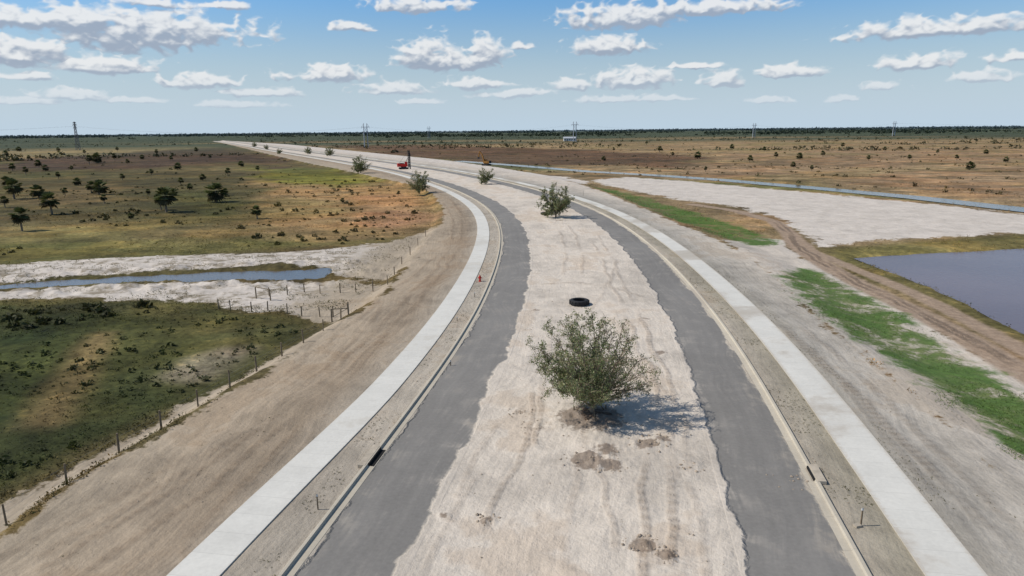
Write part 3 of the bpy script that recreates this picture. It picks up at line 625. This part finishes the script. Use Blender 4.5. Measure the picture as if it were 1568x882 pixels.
fence("wire_fence",[(534,484),(571,440),(594,438),(604,420),(615,402),(628,388),(640,375),(652,362)],-.4,1.3)
fence("wire_fence",[(571,440),(545,446),(521,447),(490,448),(466,446),(440,450),(412,452)],-.9,1.25)
fence("wire_fence",[(335,472),(353,474),(385,476),(410,475),(440,480),(462,483),(490,484),(510,484)],-.9,1.25)
mb=MB()
for (u_,v_) in [(508,488),(534,486),(392,452),(414,456)]:
    p=G(u_,v_,-.6); z0=float(land(np.array([p[0]]),np.array([p[1]]))['z'][0]); mb.tube((p[0],p[1],z0-.2),(p[0],p[1],z0+1.5),.09,.085,8)
for a,b2 in (((508,488),(534,486)),((392,452),(414,456))):
    p=G(*a,-.6);q_=G(*b2,-.6); z0=-.6; mb.tube((p[0],p[1],z0+1.1),(q_[0],q_[1],z0+1.1),.06,.06,6); mb.tube((p[0],p[1],z0+.15),(q_[0],q_[1],z0+1.1),.03,.03,5)
mb.obj("fence_brace",[fence_wood])

# ------------------------------------------------------------ tyres
rub=simple("rubber_mat",(.022,.022,.023),.75,.2,5)
def tyre(loc,R=1.15,w=.55,rz=0):
    mb=MB(); ri=R*.62
    prof=[(ri,.06),(ri*1.02,0),(R*.86,-.02),(R*.96,.05),(R,.14),(R,w-.14),(R*.96,w-.05),(R*.86,w+.02),(ri*1.02,w),(ri,w-.06),(ri*1.1,w-.1),(ri*1.25,w*.5),(ri*1.1,.1),(ri,.06)]
    mb.lathe(prof,n=48)
    for k in range(36):
        a=2*math.pi*k/36; rot=Matrix.Rotation(a,3,'Z')@Matrix.Rotation(.35 if k%2 else -.35,3,'X')
        mb.box((math.cos(a)*(R+.0),math.sin(a)*(R+.0),w*(.3 if k%2 else .7)),(.08,.07,w*.5),rot=rot)
    return mb.obj("tire",[rub],loc,rz)
p=G(887,466); tyre((p[0],p[1],.02)); p=G(835,328.5); tyre((p[0],p[1],.02),1.1,.5)
# ------------------------------------------------------------ hydrant
red=simple("red_paint_mat",lin((190,40,30)),.45,.15,4)
mb=MB(); mb.lathe([(.001,0),(.2,0),(.2,.06),(.13,.06),(.13,.55),(.17,.57),(.17,.62),(.14,.63),(.13,.74),(.08,.83),(.03,.86),(.03,.93),(.001,.93)],n=16)
mb.tube((-.26,0,.5),(.26,0,.5),.065,.065,10); mb.tube((0,0,.45),(0,-.24,.45),.085,.085,10); mb.tube((-.29,0,.5),(-.26,0,.5),.08,.08,6); mb.tube((.26,0,.5),(.29,0,.5),.08,.08,6)
p=G(735,431); mb.obj("fire_hydrant",[red],(p[0],p[1],.0),0,1.0)
# ------------------------------------------------------------ storm drain inlets (throat in the kerb with a flush apron)
conc=simple("inlet_concrete_mat",lin((176,164,146)),.9,.2,2); darkm=simple("drain_opening_mat",(.015,.014,.013),.9,.1,2)
def inlet(u_,v_,side,L_=1.8,apron=.36):
    p=G(u_,v_); uu,ss_=road_uv(np.array([p[0]]),np.array([p[1]])); s=float(ss_[0]); off=-13.15 if side<0 else 13.35
    x,y=at_us(off,s); tx=np.interp(s,CS,TX);ty=np.interp(s,CS,TY); rz=math.atan2(ty,tx)-math.pi/2
    mb=MB(); mb.box((side*.28,0,.10),(.46,L_+.5,.21)); mb.box((-side*.09,0,.11),(.08,L_,.17),1); mb.box((-side*(.12+apron/2),0,.02),(apron,L_,.045),1 if apron>.2 else 0)
    mb.obj("storm_drain_inlet",[conc,darkm],(float(x),float(y),.01),rz)
inlet(578,702,-1,2.2,.3); inlet(1245,728,1,1.6,.12)
# ------------------------------------------------------------ small posts / markers
pvc=simple("white_pvc_mat",(.6,.6,.58),.5,.1,3)
def marker(u_,v_,h=.9,box=False):
    p=G(u_,v_); mb=MB(); mb.box((0,0,h/2),(.07,.05,h)); mb.box((0,0,h-.06),(.10,.06,.12),1)
    if box: mb.box((-.22,0,.05),(.34,.25,.12),2)
    mb.obj("survey_stake",[wood,pvc,conc],(p[0],p[1],0),.3)
for m_ in [(487,780,.9,False),(1318,805,1.0,True),(727,455,.6,False),(893,300,1.6,False),(700,492,.5,False),(690,560,.5,False)]: marker(*m_)
# ------------------------------------------------------------ transmission towers and lines
steel=simple("galvanised_steel_mat",(.42,.44,.46),.6,.1,.3)
def hframe(H,w=7.0):
    mb=MB()
    for s in(-1,1):
        mb.tube((s*w/2,0,-1),(s*w/2*.9,0,H),.7,.5,6)
        mb.tube((s*w/2*.92,0,H*.62),(-s*w/2*.9,0,H*.84),.16,.16,4)
    mb.box((0,0,H*.85),(w*2.3,.6,.6)); mb.box((0,0,H*.62),(w*1.0,.4,.4))
    for x in(-w*1.1,0,w*1.1): mb.tube((x,0,H*.85),(x,0,H*.85-2.2),.16,.16,5)
    for s in(-1,1): mb.tube((s*w*.45,0,H),(s*w*1.1,0,H*.85),.14,.14,4)
    return mb
def lattice(H,w=5.0):
    mb=MB(); n=9
    for i in range(n):
        z0=H*i/n;z1=H*(i+1)/n;a=w/2*(1-.78*i/n);b2=w/2*(1-.78*(i+1)/n)
        c0=[(-a,-a,z0),(a,-a,z0),(a,a,z0),(-a,a,z0)];c1=[(-b2,-b2,z1),(b2,-b2,z1),(b2,b2,z1),(-b2,b2,z1)]
        for k in range(4): mb.tube(c0[k],c1[k],.26,.26,4); mb.tube(c0[k],c1[(k+1)%4],.16,.16,4); mb.tube(c1[k],c1[(k+1)%4],.16,.16,4)
    for z,l in((H*.80,2.4),(H*.9,2.6),(H*.98,2.0)):
        mb.tube((-l,0,z),(l,0,z),.26,.26,4); mb.tube((-l,0,z),(0,0,z+1.2),.14,.14,4); mb.tube((l,0,z),(0,0,z+1.2),.14,.14,4)
        for s in(-1,1): mb.tube((s*l,0,z),(s*l,0,z-1.6),.16,.16,5)
    return mb
steel2=simple("weathered_steel_mat",(.16,.16,.16),.7,.1,.3)
TW=[]
for (u_,vb,vt,kind,name) in [(120,230,188,'L','transmission_tower'),(561,225.5,190,'H','transmission_pylon'),(880,217.5,187,'H','transmission_pylon'),(1154,211,189,'H','transmission_pylon'),(1368,208.5,186,'H','transmission_pylon'),(657,212,194,'H','transmission_pylon')]:
    p=G(u_,vb,-1); dep=p[1]*math.cos(pitch)+CH*math.sin(pitch); H=(vb-vt)/FP*dep
    (lattice(H,H*.12) if kind=='L' else hframe(H,H*.15)).obj(name,[steel2 if kind=='L' else steel],(p[0],p[1],-1),.15 if kind=='L' else 0.1); TW.append((p[0],p[1],H))
linem=simple("cable_mat",(.2,.2,.21),.6,.1,1)
mb=MB()
def span(a,b2,sag,dx,k,hz=.82):
    for off in dx:
        prev=None
        for i in range(k+1):
            t=i/k; x=a[0]+(b2[0]-a[0])*t+off; y=a[1]+(b2[1]-a[1])*t+off*.3; z=(a[2]*(1-t)+b2[2]*t)*hz-4*sag*t*(1-t)
            if prev: mb.tube(prev,(x,y,z),.035,.035,3,cap=False)
            prev=(x,y,z)
span(TW[0],TW[1],9,(-2,2),16); span(TW[0],(TW[0][0]-700,TW[0][1]-100,TW[0][2]),9,(-2,2),14); span(TW[1],TW[2],9,(-5,5),16); span(TW[2],TW[3],9,(-6,6),16); span(TW[3],TW[4],9,(-6,6),16); span(TW[4],(TW[4][0]+1200,TW[4][1]+100,TW[4][2]),10,(-6,6),16)
mb.obj("power_line",[linem])
# ------------------------------------------------------------ distant building
wall=simple("white_wall_mat",(.62,.61,.58),.7,.08,1); roof=simple("metal_roof_mat",(.45,.46,.48),.5,.1,1); glass=simple("window_mat",(.05,.06,.07),.2,.1,1)
def shed(u_,v_,w,d,h,rz=0):
    p=G(u_,v_,-1); mb=MB(); mb.box((0,0,h/2),(w,d,h)); b0=len(mb.v)
    e=.6; mb.v+=[(-w/2-e,-d/2-e,h+.02),(w/2+e,-d/2-e,h+.02),(w/2+e,d/2+e,h+.02),(-w/2-e,d/2+e,h+.02),(-w/2-e,0,h+h*.45),(w/2+e,0,h+h*.45)]
    for q in([0,1,5,4],[2,3,4,5],[0,4,3],[1,2,5],[0,3,2,1]): mb.f.append([b0+i for i in q]); mb.m.append(1)
    for k in range(5): mb.box((-w/2+w*(k+.5)/5,-d/2-.03,h*.5),(w*.09,.1,h*.35),2)
    mb.obj("farm_building",[wall,roof,glass],(p[0],p[1],-1),rz)
shed(872,216,22,12,5.5)
# ------------------------------------------------------------ machines
yel=simple("yellow_paint_mat",lin((136,96,44)),.7,.3,1); blk=simple("track_steel_mat",(.03,.03,.032),.7,.2,2)
def tracks(mb,L,w,gap,m):
    for s in(-1,1):
        y=s*gap; mb.box((0,y,.5),(L*.8,w,.9),m); mb.tube((-L*.4,y-w/2,.5),(-L*.4,y+w/2,.5),.46,.46,12,m); mb.tube((L*.4,y-w/2,.5),(L*.4,y+w/2,.5),.46,.46,12,m)
        for k in range(5): mb.tube((-L*.3+k*L*.15,y-w/2-.04,.35),(-L*.3+k*L*.15,y+w/2+.04,.35),.17,.17,8,m)
p=G(618,259)
mb=MB(); tracks(mb,5.2,.8,1.5,1); mb.box((0,0,1.15),(2.6,2.6,.4),1); mb.box((-.6,0,2.1),(5.4,2.8,1.5),0); mb.box((-2.6,0,2.3),(1.2,2.7,1.7),0,taper=.9)
mb.box((1.3,-.95,3.1),(1.5,1.1,1.7),0,taper=.85); mb.box((1.35,-.95,3.25),(1.56,.9,.9),2); mb.box((-.8,.5,3.0),(2.2,1.3,.5),1)
for sx,sy in((-.35,-.35),(.35,-.35),(.35,.35),(-.35,.35)): mb.tube((3.1+sx,sy,.8),(3.1+sx,sy,9.6),.2,.2,5,1)
for k in range(9):
    z=1+k*.95
    for sy in(-.35,.35): mb.tube((2.75,sy,z),(3.45,sy,z+.95),.09,.09,4,1)
    mb.tube((2.75,-.35,z),(2.75,.35,z+.95),.09,.09,4,1)
mb.box((3.1,0,9.75),(1.3,.8,.35),1); mb.tube((3.6,0,8.8),(3.6,0,.1),.3,.3,8,1); mb.box((3.6,0,7.6),(.8,.8,1.1),1); mb.tube((.8,.6,2.8),(2.8,.3,6.4),.13,.13,6,1); mb.tube((-2.4,0,3.1),(2.8,0,9.4),.05,.05,4,1)
mb.obj("drilling_rig",[red,blk,glass],(p[0],p[1],0),.25,1.0)
mb=MB(); tracks(mb,4.4,.7,1.3,1); mb.box((0,0,1.15),(2,2,.35),1); mb.box((-.5,0,1.95),(3.8,2.6,1.2),0); mb.box((-2.0,0,2.0),(1,2.5,1.3),1,taper=.9); mb.box((.9,-.75,2.6),(1.5,1,1.7),0,taper=.9); mb.box((.95,-.75,2.75),(1.56,.8,1.0),2)
def beam(a,b2,w,m): 
    a=Vector(a);b2=Vector(b2);d=b2-a; rot=d.to_track_quat('Z','Y').to_matrix(); mb.box((a+b2)/2,(w,w,d.length),m,rot=rot)
beam((1.2,.3,1.9),(2.6,.3,6.2),.6,0); beam((2.6,.3,6.2),(4.2,.3,7.6),.5,0); beam((4.1,.3,8.0),(5.1,.3,4.6),.45,0); mb.tube((1.8,.3,2.2),(2.7,.3,5.4),.12,.12,6,1); mb.tube((2.9,.3,6.6),(4.0,.3,8.1),.1,.1,6,1)
mb.box((5.1,.3,4.2),(1.0,1.2,.9),1,rot=Matrix.Rotation(.5,3,'Y'),taper=.7)
p=G(745,254,-.2); zz=float(land(np.array([p[0]]),np.array([p[1]]))['z'][0]); mb.obj("excavator",[yel,blk,glass],(p[0],p[1],zz),2.6,1.05)

# ------------------------------------------------------------ clouds: far shell whose density is grown from noise
CLD=[(225,52,122,34,22),(130,34,60,18,14),(10,30,80,16,12),(35,88,58,24,12),(160,105,72,15,8),(305,128,66,14,7),(345,9,32,8,5),(235,6,50,8,5),
 (500,118,64,16,7),(538,42,30,9,5),(640,12,70,12,7),(660,98,50,34,9),(738,90,34,28,10),(692,98,64,20,10),(600,140,58,13,5),(650,157,34,6,3),(735,132,44,12,6),(790,146,60,10,5),
 (880,134,32,12,5),(962,128,62,20,9),(940,154,58,9,4),(935,76,60,16,7),(955,32,82,24,11),(1085,16,100,14,8),(1105,126,32,16,6),(1208,114,46,13,5),(1404,101,40,15,6),(1450,46,108,16,7),
 (1350,135,28,8,3),(1298,152,26,5,3),(1510,122,34,11,5),(1555,90,28,9,5),(48,118,28,8,4),(115,150,44,9,4),(400,145,50,11,4),(365,162,70,7,3),(1060,102,40,5,3),(798,72,16,6,3),(1180,154,36,5,3),(30,157,50,6,3),(1010,152,40,6,3),(200,155,36,6,3)]
azs=np.linspace(-48,48,1500); els=np.linspace(-.3,14.5,330); AZ,EL=np.meshgrid(azs,els)
kk=math.degrees(1/FP)
def cfield(A,E):
    A=A+(fbm(A*1.3+90,E*1.6,3)-.5)*.6; E=E+(fbm(A*1.3+40,E*1.6+60,3)-.5)*.3
    big=fbm(A*.55+7,E*1.0+3,3); nf=0;am=.5;tot=0
    for i in range(6):
        ca,sa=math.cos(i*.9),math.sin(i*.9); a_=A*.9; e_=E*1.5
        v_=vn((a_*ca-e_*sa)*2**i+13*i,(a_*sa+e_*ca)*2**i+29*i); v_=1-np.abs(2*v_-1) if i<2 else v_; nf=nf+am*v_; tot+=am; am*=.52
    nf=nf/tot
    best=np.full(A.shape,-9.0); T=np.zeros(A.shape)
    for (u_,v_,hw,ht,hb) in CLD:
        d=ray(u_,v_); d=d/np.linalg.norm(d); a0=math.degrees(math.atan2(d[0],d[1])); e0=math.degrees(math.asin(d[2]))
        X=(A-a0)/(hw*kk*1.06); dy=E-e0; Y=np.where(dy>0,dy/(ht*kk*1.08),-dy/(hb*kk*1.0))
        D=1-np.sqrt(X*X+Y*Y); t=(dy/kk+hb)/(ht+hb); up=D>best; best=np.where(up,D,best); T=np.where(up,t,T)
    return best*1.15+(nf-.52)*1.5+(big-.5)*.7+.0, T, nf
D0,TT,nf0=cfield(AZ,EL); D1,_,nf1=cfield(AZ-.22,EL+.35)
dens=sstep(-.05,.55,D0)
lit=np.clip(.02+.78*TT+1.0*(D0-D1)+(1-sstep(.0,.7,D0))*.28,0,1); lit=lit*lit*(3-2*lit)
hzf=sstep(.3,5,EL)
cc=lin((158,170,188))*(1-lit[...,None])+lin((236,237,238))*lit[...,None]  # sunlit tops and grey undersides painted into the emission colour
hz3=(1-hzf)[...,None]*.6; cc=cc*(1-hz3)+lin((206,218,230))*hz3  # pale horizon haze painted into the same cloud colour
al=dens*(.38+.52*hzf)
Rk=26000.0; a=np.radians(AZ);e=np.radians(EL); V=np.stack([Rk*np.cos(e)*np.sin(a),Rk*np.cos(e)*np.cos(a),CH+Rk*np.sin(e)],-1).reshape(-1,3)
nn1,nn2=AZ.shape; i=np.arange(nn1-1)[:,None]*nn2+np.arange(nn2-1)[None,:]; fq=np.stack([i,i+1,i+nn2+1,i+nn2],-1).reshape(-1,4)
alv=al.ravel(); keep=alv[fq].max(1)>.003; fq=fq[keep]; used=np.unique(fq); mp_=np.full(len(V),-1); mp_[used]=np.arange(len(used))
m=bpy.data.materials.new("cloud_mat"); m.use_nodes=True; nt=m.node_tree; nt.nodes.clear(); nb=NB(nt); out=nt.nodes.new('ShaderNodeOutputMaterial')
ca=nb.at('cc'); em=nb.n('ShaderNodeEmission',{'Color':ca.outputs['Color'],'Strength':1.0}); tr=nb.n('ShaderNodeBsdfTransparent'); mx=nb.n('ShaderNodeMixShader',{0:nb.at('ca').outputs['Fac'],1:tr.outputs[0],2:em.outputs[0]}); nt.links.new(mx.outputs[0],out.inputs[0])
m.cycles.emission_sampling='NONE'
cl3=np.concatenate([cc.reshape(-1,3),np.ones((len(V),1))],1)
mk("clouds",V[used],mp_[fq],m,{'cc':('FLOAT_COLOR',cl3[used]),'ca':('FLOAT',alv[used])})

# ------------------------------------------------------------ sun + sky
SE,SAZ=math.radians(46),math.radians(-92)
sd=Vector((math.cos(SE)*math.sin(SAZ),math.cos(SE)*math.cos(SAZ),math.sin(SE)))
sl=bpy.data.lights.new("sun","SUN"); sl.energy=3.9; sl.angle=math.radians(.53); sl.color=(1,.955,.885)
so=bpy.data.objects.new("sun",sl); so.rotation_euler=sd.to_track_quat('Z','Y').to_euler(); so.location=(0,0,100); scene.collection.objects.link(so)
w=bpy.data.worlds.new("World"); scene.world=w; w.use_nodes=True; nt=w.node_tree; nt.nodes.clear(); nb=NB(nt)
out=nt.nodes.new('ShaderNodeOutputWorld'); bg=nb.n('ShaderNodeBackground',{'Strength':.083}); nt.links.new(bg.outputs[0],out.inputs[0])
sky=nb.n('ShaderNodeTexSky',sky_type='NISHITA',sun_disc=False,sun_elevation=SE,sun_rotation=SAZ,altitude=0,air_density=1.0,dust_density=.6,ozone_density=2.2)
tc=nb.n('ShaderNodeTexCoord').outputs['Generated']; sp=nb.n('ShaderNodeSeparateXYZ',{0:tc})
el=nb.m('MULTIPLY',nb.m('ARCSINE',sp.outputs[2]),57.2958)
deep=nb.mix(nb.ss(el,1,13),(1,1,1),(.80,1.30,1.68)); deep=nb.mix(nb.ss(el,16,40),deep,(1,1,1))
skc=nb.mix(1.0,sky.outputs[0],deep,'MULTIPLY')
skc=nb.mix(nb.ss(el,-1,11,.95,.0),skc,(6.2,7.8,9.3))
nt.links.new(skc,bg.inputs[0])
